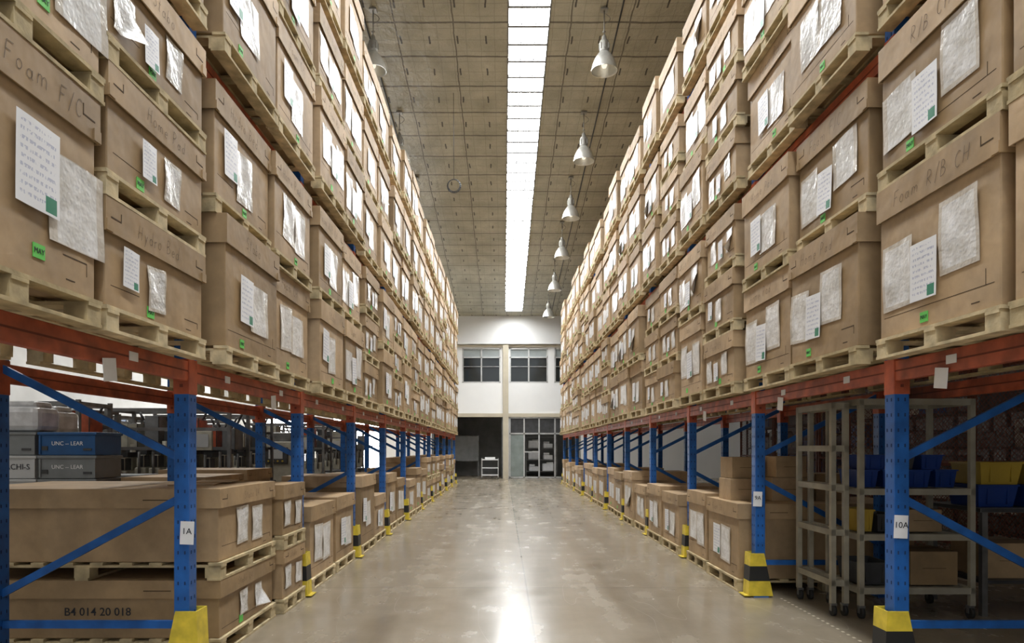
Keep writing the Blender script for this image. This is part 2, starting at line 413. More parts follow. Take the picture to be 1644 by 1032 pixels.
# ------------------------------------------------------------------ pallets
def pallet_mesh(w,d,h=.128):
    mb=MB(WOOD)
    for y in (-d/2+.05,0,d/2-.05): mb.box(0,y,.009,w,.095,.017)
    for x in (-w/2+.06,0,w/2-.06):
        for y in (-d/2+.06,0,d/2-.06): mb.box(x,y,.055,.11,.11,.074)
    for x in (-w/2+.06,0,w/2-.06): mb.box(x,0,.1,.1,d,.016)
    n=max(5,int(d/.2))
    for i in range(n):
        y=-d/2+.045+(d-.09)*i/(n-1); mb.box(0,y,.118,w,.09,.019)
    return mb.done('pallet')
_p={}
def pallet(x,y,z,rot,w,d,label,group):
    k=(round(w,2),round(d,2))
    if k not in _p: _p[k]=pallet_mesh(*k)
    return obj('wooden_pallet',_p[k],(x,y,z),rot,label=label,cat='pallet',group=group)
# ------------------------------------------------------------------ cartons
_b={};_l={}
def body_mesh(w,d,h,v):
    k=(w,d,h,v)
    if k in _b: return _b[k]
    mb=MB(CARD,SLIT)
    mb.box(0,0,(h-.006)/2,w,d,h-.006,0,.006)
    f=-d/2-.0008
    if v==0:
        mb.span(w*.28,w*.44,f,f+.002,h*.16,h*.163+.003,1); mb.span(w*.44,w*.444,f,f+.002,h*.10,h*.165,1)
        mb.span(-w*.45,-w*.2,f,f+.002,h*.2,h*.2+.003,1)
    else:
        mb.span(-w*.46,w*.46,f,f+.002,h*.13,h*.13+.0035,1)
        mb.span(w*.40,w*.404,f,f+.002,h*.13,h*.22,1)
    mb.span(w*.30,w*.36,f,f+.002,h*.05,h*.052+.004,1)
    _b[k]=mb.done('box_body'); return _b[k]
def lid_mesh(w,d,lh,v):
    k=(w,d,lh,v)
    if k in _l: return _l[k]
    W=w+.036; D=d+.036; t=.008
    mb=MB(CARD2,SLIT)
    mb.box(0,0,lh-t/2,W,D,t,0)
    mb.box(0,-D/2+t/2,(lh-t)/2,W,t,lh-t,0); mb.box(0,D/2-t/2,(lh-t)/2,W,t,lh-t,0)
    mb.box(-W/2+t/2,0,(lh-t)/2,t,D-2*t,lh-t,0); mb.box(W/2-t/2,0,(lh-t)/2,t,D-2*t,lh-t,0)
    f=-D/2-.001
    for sg in (-1,1):
        if v==1 and sg<0: continue
        x=sg*(W/2-.09)
        mb.span(x-.045,x+.045,f,f+.002,lh*.42,lh*.42+.007,1)
        mb.span(x-sg*.045-.003,x-sg*.045+.003,f,f+.002,lh*.42,lh*.68,1)
        mb.box(sg*(W/2-.03),-D/2-.003,.03,.055,.006,.055,0)
    for sg in (-1,1):
        mb.span(sg*W/2-.001,sg*W/2+.001,-D*.32,-D*.22,lh*.4,lh*.4+.006,1)
    _l[k]=mb.done('box_lid'); return _l[k]
def sheet(w,h,amp,mat,seed,curl=0):
    r=random.Random(seed); mb=MB(mat); nx,nz=9,10
    ph=[r.uniform(0,6) for _ in range(4)]
    g=[]
    for j in range(nz+1):
        row=[]
        for i in range(nx+1):
            u=i/nx;v=j/nz
            y=-.003-amp*(.5+.5*math.sin(u*6+ph[0]+v*3))*(.5+.5*math.sin(v*5+ph[1]-u*2))
            xx=(u-.5)*w; zz=(v-.5)*h
            if curl:
                t=max(0,(u-v)-.35)
                y-=curl*t; xx-=curl*t*.25; zz+=curl*t*.3
            row.append(mb.bm.verts.new((xx,y,zz)))
        g.append(row)
    for j in range(nz):
        for i in range(nx):
            f=mb.bm.faces.new([g[j][i],g[j][i+1],g[j+1][i+1],g[j+1][i]]); f.smooth=True
    return mb.done('sheet',False)
POUCHES=[sheet(.28,.33,.008,POUCH,1),sheet(.27,.34,.009,POUCH,2),sheet(.31,.30,.008,POUCH,3)]
CURL=sheet(.27,.33,.008,POUCH,4,.13)
DOCS=[sheet(.21,.28,.003,DOC,11),sheet(.21,.28,.003,DOC,12)]
mb=MB(GREEN); mb.box(0,-.0015,0,.075,.003,.06); STICK=mb.done('sticker')
MAY=text('MAY',.032,INK)
LAY=[[('p',-.36,-.02),('d',-.1,-.05),('p',.17,.04)],
     [('d',-.30,.04),('p',-.02,-.02)],
     [('p',-.28,.03),('d',.0,-.02),('p',.28,.02)],
     [('p',-.15,.02),('p',.18,.0)],
     [('d',-.18,0),('p',.10,-.02)],
     [('p',-.36,-.03),('d',-.09,-.06),('p',.21,.05)],
     [('d',.12,.05),('p',.40,-.01)]]
_far={}
def far_mesh(w,d,h,lh,v,lay):
    k=(w,d,h,lh,v,lay)
    if k in _far: return _far[k]
    mb=MB(CARD,SLIT,CARD2,PAPERF,GREEN)
    mb.box(0,0,(h-.006)/2,w,d,h-.006,0,.006)
    mb.box(0,0,h-lh/2,w+.036,d+.036,lh,2,.004)
    mb.span(-w/2-.0185,w/2+.0185,-d/2-.019,-d/2-.013,h-lh-.008,h-lh,1)
    s=min(1,h/.8)
    for t,x,z in LAY[lay]:
        a,b=(.26,.33) if t=='p' else (.21,.29)
        mb.box(x,-d/2-.003,h*.42+z*s,a*s,.006,b*s,3)
    mb.box(-.1,-d/2-.003,h*.06+.03,.07,.005,.055,4)
    _far[k]=mb.done('carton'); return _far[k]
def carton(x,y,z,rot,w,d,h,lh,near,lay,v=0,word=None,label='',group=None,sticker=True,big=1.3,sx=None,wx=None):
    if near==0:
        return obj('cardboard_box',far_mesh(w,d,h,lh,v,lay),(x,y,z),rot,label=label,cat='box',group=group)
    e=obj('cardboard_box',None,(x,y,z),rot,label=label,cat='box',group=group); e.empty_display_size=.1
    obj('body',body_mesh(w,d,h,v),parent=e)
    obj('lid',lid_mesh(w,d,lh,v),(0,0,h-lh),parent=e)
    s=min(1,(h-lh)/.60)*big; jx=R.uniform(-.04,.04) if sx is None else 0
    for t,px,pz in LAY[lay]:
        if t=='p':
            q=CURL if R.random()<.06 else R.choice(POUCHES)
            o=obj('document_pouch',q,(px+jx,-d/2-.002,(h-lh)*.54+pz*s),parent=e,tilt=(0,R.uniform(-.06,.06),0))
        else:
            o=obj('paper_form',R.choice(DOCS),(px+jx,-d/2-.012,(h-lh)*.54+pz*s),parent=e,tilt=(0,R.uniform(-.06,.06),0))
        o.scale=(s,1,s)
    if sticker:
        st=obj('sticker',STICK,(R.uniform(-.25,.1) if sx is None else sx,-d/2-.001,max(.045,(h-lh)*.08)+(.06 if sx is not None else 0)),parent=e,label='green month sticker')
        if near==2: obj('lettering',MAY,(0,-.0038,0),parent=st)
    if word:
        o=obj('handwriting',hand(word,min(.088,lh*.44),R.randrange(4)),(R.uniform(-.15,.05) if wx is None else wx,-d/2-.0195,h-lh*.5),parent=e,tilt=(0,R.uniform(-.03,.03),0))
    return e
# ------------------------------------------------------------------ racks
B=2.5; PZ=[1.84*B+B*k for k in range(-1,11)]
BT=[2.07,4.19,6.31]; BHt=.13
def post_mesh(h):
    mb=MB(BLUE,DARK)
    mb.box(0,0,h/2,.10,.11,h,0,.004); mb.box(0,0,.006,.15,.17,.012,0)
    z=.12
    while z<min(h,4.5):
        for sx in (-.022,.022):
            mb.box(sx,-.0555,z,.009,.003,.022,1)
        for sy in (-.025,.025):
            mb.box(-.0505,sy,z,.003,.009,.022,1); mb.box(.0505,sy,z,.003,.009,.022,1)
        z+=.1
    return mb.done('rack_post')
PM=post_mesh(7.15)
mb=MB(ORANGE,DARKO); L=B-.11
mb.box(0,0,-BHt/2,.05,L,BHt,0,.005)
for sx in (-1,1): mb.box(sx*.0255,0,-BHt*.5,.002,L,.010,1)
BM=mb.done('beam')
mb=MB(ORANGE,DARKO); mb.box(0,0,-.1,.108,.118,.23,0,.004)
for z in (-.16,-.04): mb.box(0,-.06,z,.02,.004,.02,1)
CM=mb.done('connector')
mb=MB(PAPER); mb.box(0,0,0,.09,.004,.05); TAGM=mb.done('tag')
mb=MB(PAPER); mb.box(0,0,0,.12,.004,.12); TAGL=mb.done('hanging_tag')
def brace_mesh(p0,p1):
    mb=MB(BLUE); mb.bar(p0,p1,.028,.05); return mb.done('brace')
def rack(side,X):
    rot=PI/2 if side<0 else -PI/2
    lab='tall pallet rack, blue posts and orange beams, beside %s'%('the machines' if side<0 else 'the fence')
    e=obj('pallet_rack',None,(side*X,0,0),0,label=lab,cat='pallet rack',group='warehouse pallet racks')
    DP=1.25
    bx=side*DP
    braces=[((0,0,1.42),(bx,0,2.05)),((0,0,1.19),(bx,0,.52)),((0,0,.34),(bx,0,.34)),((0,0,2.25),(bx,0,3.0)),((bx,0,3.0),(0,0,3.8)),((0,0,4.4),(bx,0,5.1)),((bx,0,5.1),(0,0,5.9))]
    bms=[brace_mesh((a[0],0,a[2]),(b[0],0,b[2])) for a,b in braces]
    for k,y in enumerate(PZ):
        f=obj('upright_frame',None,(0,y,0),parent=e)
        obj('post',PM,(0,0,0),parent=f); obj('post',PM,(bx,0,0),parent=f)
        for q in bms: obj('brace',q,(0,0,0),parent=f)
        for z in BT:
            obj('beam_connector',CM,(0,y,z),parent=e)
            obj('beam_connector',CM,(bx,y,z),parent=e)
    for k in range(len(PZ)-1):
        ym=(PZ[k]+PZ[k+1])/2
        for z in BT:
            obj('beam',BM,(-side*.02,ym,z),parent=e); obj('beam',BM,(bx+side*.02,ym,z),parent=e)
        if k<7:
            for dy in ((.55,) if k==0 else (-.6,.55)):
                obj('tag',TAGM,(-side*.049,ym+dy+R.uniform(-.1,.1),BT[0]-.06),rot,parent=e)
    for yy in ([3.62,6.2] if side<0 else [4.05,6.4,8.8]):
        obj('hanging_tag',TAGL,(-side*.055,yy,BT[0]-.16),parent=e,tilt=(0,side*.12,rot))
    return e
XL=2.10; XR=2.60
RL=rack(-1,XL); RR=rack(1,XR)
mb=MB(PAPER,INK); mb.box(0,0,0,.088,.006,.15); SIGN=mb.done('bay_sign')
def sign(par,x,y,z,s):
    o=obj('bay_sign',SIGN,(x,y,z),parent=par,tilt=(0,.04,0)); obj('lettering',text(s,.056,INK),(0,-.005,.01),parent=o)
sign(RL,.04,PZ[1]-.064,.95,'1A'); sign(RR,-.01,PZ[1]-.064,.99,'10A'); sign(RR,-.03,PZ[2]-.064,.99,'9A')
# ------------------------------------------------------------------ guards
def guard_mesh(black,H_=.43):
    mb=MB(YEL,BLK)
    segs=[(0,H_*.35,0),(H_*.35,H_*.7,1 if black else 0),(H_*.7,H_,0)]
    def yb(z): return .12-.09*z/H_
    def yf(z): return -.12+.02*z/H_
    for a,b,m in segs:
        for sx in (-.078,.078):
            mb.prism([(yf(a),a),(yb(a),a),(yb(b),b),(yf(b),b)],sx-.004,sx+.004,m)
        mb.prism([(yf(a)-.008,a),(yf(a),a),(yf(b),b),(yf(b)-.008,b)],-.082,.082,m)
    mb.box(0,-.14,.004,.18,.06,.008,0)
    return mb.done('post_guard')
GM=guard_mesh(True); GY=guard_mesh(False)
for side,X in ((-1,XL),(1,XR)):
    rot=PI/2 if side<0 else -PI/2
    for k,y in enumerate(PZ[1:]):
        pl=(side<0 and k==0)
        obj('post_guard',GY if pl else GM,(side*X,y,.013),rot,label='plain yellow steel guard around a rack post foot' if pl else 'yellow and black steel guard around a rack post foot',cat='post guard',group='rack post guards')
# ------------------------------------------------------------------ racked boxes
OV=.18
WORDS=['Foam F/C','Foam R/B CH','Hydro Bed','Home Pad','Foam RH','Foam CH','Stabo']
for side,X in ((-1,XL),(1,XR)):
    rot=PI/2 if side<0 else -PI/2
    for k in range(len(PZ)-1):
        for j in (0,1):
            yc=PZ[k]+(.665 if j==0 else B-.665)
            for lev in range(3):
                z=BT[lev]+.001
                full=2 if lev<2 else 1
                short=R.random()<.16
                if k<=1: short=False
                if side<0 and k==0 and j==1: short=True
                if side>0 and k==2 and j==0: short=True
                n=3 if (short and lev<2) else full
                hs=[.53]*3 if n==3 else ([.85,.85] if n==2 else [.86])
                rr=R.random()
                if n==2 and rr<.2: hs=[.94,.74]
                elif n==2 and rr<.6: hs=[.86,.81]
                elif n==2 and rr<.68: hs=[.78,.90]
                if n==2 and k==0: hs=[.94,.78]
                if n==2 and k==1: hs=[.90,.77] if j==0 else [.86,.82]
                if n==1: hs=[R.choice([.84,.94,.8,.74,.9])]
                far=yc>15.5
                for i,h in enumerate(hs):
                    jy=R.uniform(-.012,.012); xo=R.uniform(-.04,.04) if k>0 else R.uniform(-.008,.008)
                    fx=X-OV+xo
                    dp=1.36
                    pallet(side*(fx+dp/2-.01),yc+jy,z,rot,1.13,dp,'pale wooden pallet carrying a cardboard box on the rack','rack pallets')
                    z+=.1285
                    lay=R.randrange(6); v=R.randrange(2)
                    near=0 if far else (2 if yc<7.5 else 1)
                    lab='low brown cardboard box with lid, labels and sticker, on a pallet' if h<.6 else 'tall brown lidded cardboard box with taped paper labels, on a pallet'
                    wd=None; sx=None; big=1.2; wx=None
                    ww=1.08 if k<=1 else R.choice([1.06,1.03,1.0])
                    if yc<10 and lev<2:
                        wd=R.choice(WORDS)
                        if side<0 and k==0 and j==0: wd='Foam F/C'; wx=.17
                        if side<0 and k==0 and j==1: wd=['Hydro Bed','Home Pad','Stabo'][i%3]
                        if side>0 and k==0 and j==1: wd=['Foam R/B CH','R/B CH'][i%2]
                        if side<0 and k==0 and j==0: lay=6; sx=.14; big=1.3
                        if side>0 and k==0 and j==1: lay=5; wx=.0
                    carton(side*(fx+.01+.65),yc+jy+R.uniform(-.008,.008),z,rot+R.uniform(-.008,.008),ww,1.30,h,.2 if h>.6 else .17,near,lay,v,wd,lab,'boxes on the racks',sx=sx,big=big,wx=wx)
                    z+=h+.001
# ------------------------------------------------------------------ ground level boxes
def stack(side,y0,y1,fx,dp,hs,near=1,word=None,group='boxes on the floor under the racks',lay=None,stick=False):
    rot=PI/2 if side<0 else -PI/2
    w=round(y1-y0,2); yc=(y0+y1)/2; z=.001
    for h in hs:
        pallet(side*(fx+dp/2),yc,z,rot,w,dp,'wooden pallet on the floor under a cardboard box','floor pallets'); z+=.1285
        e=carton(side*(fx+dp/2),yc,z,rot+R.uniform(-.006,.006),round(w-.05,2),round(dp-.05,2),h,.13 if h<.6 else .16,near,R.randrange(3,5) if lay is None else lay,R.randrange(2),word,'brown lidded cardboard box on a pallet beneath the rack',group,sticker=stick,big=1.2)
        z+=h+.001
    return e,z
e1,z1=stack(-1,5.0,6.22,2.03,2.0,[.42],1,'Stabo 04',lay=3,stick=True)
rot=PI/2
pallet(-3.03,5.61,z1,rot,1.22,2.0,'wooden pallet between two stacked long boxes','floor pallets')
e2=carton(-3.03,5.61,z1+.1285,rot,1.17,1.95,.53,.14,1,3,0,'Stabo 04','long brown lidded cardboard box stacked on top of another','boxes on the floor under the racks',False)
o=obj('printed_code',text('B4 014 20 018',.082,INK,0,.0004),(-.585-.002,-.1,.19),parent=e1); o.rotation_euler=(0,0,-PI/2)
mb=MB(CARD2); mb.box(0,0,0,.34,.5,.008); mb.box(.1,.2,.008,.3,.4,.006)
obj('cardboard_sheet',mb.done('sheet'),(-2.5,5.7,z1+.1285+.53+.006),.2,label='loose flat cardboard sheets lying on a long box',cat='cardboard')
stack(-1,6.3,6.98,1.98,1.1,[.45,.46],1,'Stabo',lay=3)
stack(-1,7.28,8.32,2.0,1.0,[.76],1,'Foam',lay=3); stack(-1,8.4,9.42,2.0,1.0,[.78],1,'Foam',lay=4)
stack(-1,7.3,8.4,3.12,.9,[.48,.46],1); stack(-1,8.5,9.42,3.12,1.1,[.48,.5],1)
stack(-1,9.8,10.85,1.98,1.15,[.98],1,lay=1); stack(-1,10.95,11.9,2.0,1.1,[.62],1)
stack(1,7.3,8.42,2.45,1.9,[.79],1,'Foam CH',lay=4); stack(1,8.52,9.4,2.47,1.15,[.82],1,lay=3)
stack(1,9.8,10.8,2.45,1.15,[.72],1,'Foam'); stack(1,10.9,11.9,2.45,1.15,[.78],1)
for side,fx in ((-1,2.0),(1,2.5)):
    for k in range(4,len(PZ)-1):
        y=PZ[k]
        for a,b in ((.2,1.2),(1.3,2.3)):
            hh=R.choice([.7,.78,.85,.92]); hs=[hh]
            if side<0 and k>=6 and R.random()<.5: hs=[.5,.5]
            stack(side,y+a,y+b,fx+R.uniform(-.04,.04),1.15,hs,1 if y<14 else 0)
def small(x,y,z,w,d,h,rot=0):
    mb=MB(CARD,SLIT); mb.box(0,0,h/2,w,d,h,0,.004); mb.box(0,0,h+.0005,w*.98,.006,.002,1); mb.box(0,-d/2-.0005,h*.5,w*.5,.002,.004,1)
    obj('small_carton',mb.done('small_carton'),(x,y,z),rot,label='small closed brown carton stacked with others',cat='box',group='small cartons')
T=.001+.1285+.79+.001
small(2.72,8.0,T,.36,.36,.24,.05); small(2.74,8.02,T+.243,.36,.32,.24,.1); small(3.16,7.85,T,.40,.42,.26,-.04); small(3.16,7.85,T+.263,.34,.4,.23,.03)
small(3.65,7.95,T,.4,.4,.3,.1)
# ------------------------------------------------------------------ bins, crates
def bin_mesh(w,d,h,mt,t=.012):
    mb=MB(mt); bm=mb.bm
    def ring(sx,sy,z): return [bm.verts.new((x*sx/2,y*sy/2,z)) for x,y in ((-1,-1),(1,-1),(1,1),(-1,1))]
    o0=ring(w*.86,d*.86,0);o1=ring(w,d,h*.93);o1b=ring(w+.02,d+.02,h*.93);o2=ring(w+.02,d+.02,h);i2=ring(w-2*t,d-2*t,h);i0=ring(w*.86-2*t,d*.86-2*t,t)
    bm.faces.new(o0)
    for a,b in ((o0,o1),(o1,o1b),(o1b,o2),(o2,i2),(i2,i0)):
        for k in range(4): bm.faces.new([a[k],a[(k+1)%4],b[(k+1)%4],b[k]])
    bm.faces.new(i0)
    for sx in (-.25,.25): mb.box(sx*w,-d*.475,h*.5,.012,.02,h*.75,0)
    return mb.done('bin')
def pbin(x,y,z,w,d,h,mt,col,rot=0):
    return obj('plastic_bin',bin_mesh(w,d,h,mt),(x,y,z),rot,label='%s plastic storage bin on a shelf'%col,cat='bin',group='plastic parts bins')
def crate(x,y,z,w,d,h,mt,col,txt=None,ts=.26):
    e=obj('plastic_crate',None,(x,y,z),0,label='%s plastic crate with printed lettering in a stack'%col if txt else '%s plastic crate in a stack beside the machines'%col,cat='crate',group='stacked plastic crates')
    mb=MB(mt,GREYD); mb.box(0,0,h*.45,w*.95,d*.95,h*.9,0,.008); mb.box(0,0,h*.93,w,d,h*.12,0,.006)
    for sx in (-.46,.46): mb.box(sx*w,-d*.475,h*.45,.02,.02,h*.8,0)
    if ts<.3: mb.box(-w*.38,-d*.478,h*.3,w*.1,.012,h*.18,1); mb.box(w*.34,-d*.478,h*.25,w*.14,.012,h*.1,1)
    obj('crate_body',mb.done('crate_body'),parent=e)
    if txt: obj('lettering',text(txt,h*ts,PAPER if mt is not GREYL else INK),(.11 if ts>.3 else 0,-d*.475-.004,h*.5),parent=e)
    return e
for i in range(7):
    mt,col=(PBLUE2,'blue') if i==6 else (PGREY,'grey')
    crate(-4.42,7.3,.001+i*.2385,.60,.5,.236,mt,col,'UNC -- LEAR' if i>=4 else None,.24)
for i in range(7):
    lg=i in (4,5)
    crate(-5.06,7.3,.001+i*.2385,.66,.5,.236,GREYL if lg else PGREY,'pale grey' if lg else 'grey','TACHI-S' if lg else None,.34 if lg else .26)
for cx,cy,n in ((-4.6,8.4,5),(-5.4,8.2,7),(-4.7,9.6,4),(-6.2,8.3,6)):
    for i in range(n): crate(cx,cy,.001+i*.2385,.66,.5,.236,PGREY if i%3 else GREYP,'dark grey')
mb=MB(WRAP); mb.box(0,0,.13,.6,.42,.26,0,.06); mb.box(.05,0,.27,.4,.3,.1,0,.04); WP=mb.done('wrapped_bundle')
for x,y,z in ((-5.06,7.3,.001+7*.2385),(-5.4,8.2,.001+7*.2385),(-6.2,8.3,.001+6*.2385)):
    obj('wrapped_bundle',WP,(x,y,z+.001),R.uniform(-.1,.1),label='plastic wrapped bundle lying on top of stacked crates',cat='bundle',group='plastic wrapped bundles')
# ------------------------------------------------------------------ trolley
def trolley(x0,x1,y0,y1,h,zs,lab):
    cx,cy=(x0+x1)/2,(y0+y1)/2; w=x1-x0; d=y1-y0
    e=obj('shelf_trolley',None,(cx,cy,0),0,label=lab,cat='trolley',group='shelf trolleys')
    mb=MB(CREAMP); mb.box(0,0,h/2+.06,.046,.046,h-.12,0,.003); pm=mb.done('trolley_post')
    mb=MB(RUB,STEEL); mb.cyl((-.015,0,.055),(.015,0,.055),.05,0,16); mb.box(0,0,.11,.05,.05,.02,1); mb.box(-.022,0,.08,.004,.035,.06,1); mb.box(.022,0,.08,.004,.035,.06,1); cm=mb.done('caster')
    mb=MB(CREAMP,MCREAM)
    for sy in (-1,1): mb.box(0,sy*(d/2-.02),0,w,.036,.055)
    for sx in (-1,1): mb.box(sx*(w/2-.02),0,0,.036,d,.055)
    mb.box(0,0,.01,w-.04,d-.04,.008,1); sm=mb.done('trolley_shelf')
    for sx in (-1,1):
        for sy in (-1,1):
            obj('post',pm,(sx*(w/2-.023),sy*(d/2-.023),0),parent=e); obj('caster',cm,(sx*(w/2-.03),sy*(d/2-.03),0),parent=e)
    for z in zs: obj('shelf',sm,(0,0,z),parent=e)
    obj('shelf',sm,(0,0,h-.02),parent=e,label='top frame shelf')
trolley(3.12,4.14,6.1,6.75,1.93,[.25,.72,1.12],'tall beige metal shelf trolley on casters with blue bins')
trolley(2.92,3.08,6.2,6.95,1.90,[.30,.75,1.15,1.5],'narrow beige metal shelf trolley standing empty')
for i in range(4): pbin(3.27+.235*i,6.42,1.15,.19,.34,.16,PBLUE,'blue')
for i in range(3): pbin(3.35+.25*i,6.42,1.313,.19,.34,.13,PBLUE if i!=1 else GREYD,'blue' if i!=1 else 'dark grey')
pbin(3.27,6.42,.75,.13,.3,.2,PYEL,'dull yellow'); pbin(3.45,6.42,.75,.18,.34,.16,GREYD,'dark grey')
pbin(3.32,6.42,.28,.3,.4,.2,GREYD,'dark grey')
small(3.85,6.42,.28,.42,.4,.3); small(3.78,6.42,.75,.34,.3,.2)
mb=MB(STEEL,GREYD); mb.box(0,0,.95,2.0,.8,.04,1,.004)
for sx in (-1,1):
    for sy in (-1,1): mb.box(sx*.95,sy*.36,.465,.05,.05,.93)
mb.box(0,0,.3,1.9,.7,.03,1)
obj('workbench',mb.done('workbench'),(5.25,6.6,0),0,label='dark topped steel workbench holding plastic bins',cat='workbench')
for i in range(4): pbin(4.46+.42*i,6.5,.972,.36,.45,.2,PBLUE,'blue')
for i in range(3): pbin(4.50+.44*i,6.5,1.174,.38,.42,.2,PYEL,'yellow')
small(4.65,6.6,.316,.5,.5,.32); small(5.45,6.6,.316,.6,.5,.4)
# fence
mb=MB(RUST)
W,Hh=2.4,2.6; s=.075
n=int((W+Hh)/s)
for i in range(1,n):
    c=-W/2+i*s
    for sg in (1,-1):
        t0=max(0,c-W/2); t1=min(Hh,c+W/2)
        if t1<=t0: continue
        mb.bar(((c-t0)*sg,0,t0+.05),((c-t1)*sg,0,t1+.05),.005,.005)
WM=mb.done('wire')
mb=MB(RUST)
for sx in (-1,1): mb.box(sx*W/2,0,1.35,.05,.05,2.7)
for z in (.05,1.3,2.65): mb.box(0,0,z,W,.04,.04)
FM=mb.done('fence_frame')
for i in range(7):
    e=obj('mesh_fence_panel',None,(6.9,4.0+2.5*i,0),PI/2,label='rusty red-framed wire mesh fence panel near the rack',cat='fence',group='mesh fence panels')
    obj('frame',FM,parent=e); obj('wire_mesh',WM,parent=e)
e=obj('mesh_fence_panel',None,(5.6,8.9,0),0,label='rusty red-framed wire mesh fence panel near the rack',cat='fence',group='mesh fence panels')
obj('frame',FM,parent=e); obj('wire_mesh',WM,parent=e)
# ------------------------------------------------------------------ equipment shelving
def equip(x,y,r,seed):
    q=random.Random(seed)
    e=obj('equipment_shelf',None,(x,y,0),r,label='dark steel shelf crowded with crates and machine parts',cat='shelf',group='equipment shelves')
    mb=MB(GREYD)
    for sx in (-1,1):
        for sy in (-1,1): mb.box(sx*1.1,sy*.3,1.2,.05,.05,2.4)
    for z in (.2,.85,1.5,2.1): mb.box(0,0,z,2.25,.65,.04)
    obj('frame',mb.done('frame'),parent=e)
    for z in (.221,.871,1.521,2.121):
        xx=-1.0
        while xx<.8:
            w=q.uniform(.25,.5); h=q.uniform(.2,.5); mt=q.choice([GREYP,GREYD,PGREY,CARD,MCREAM,PBLUE2,GREYP])
            mb=MB(mt,GREYD); mb.box(0,0,h/2,w,.5,h,0,.012); mb.box(0,-.252,h*.6,w*.5,.006,h*.2,1); mb.box(0,0,h+.01,w*.9,.45,.02,1)
            obj('container',mb.done('container'),(xx+w/2,0,z),parent=e); xx+=w+.05
for i in range(8): equip(-13.5,6+2.6*i,PI/2,i)
for i in range(7): equip(7.9,5+2.6*i,-PI/2,40+i)
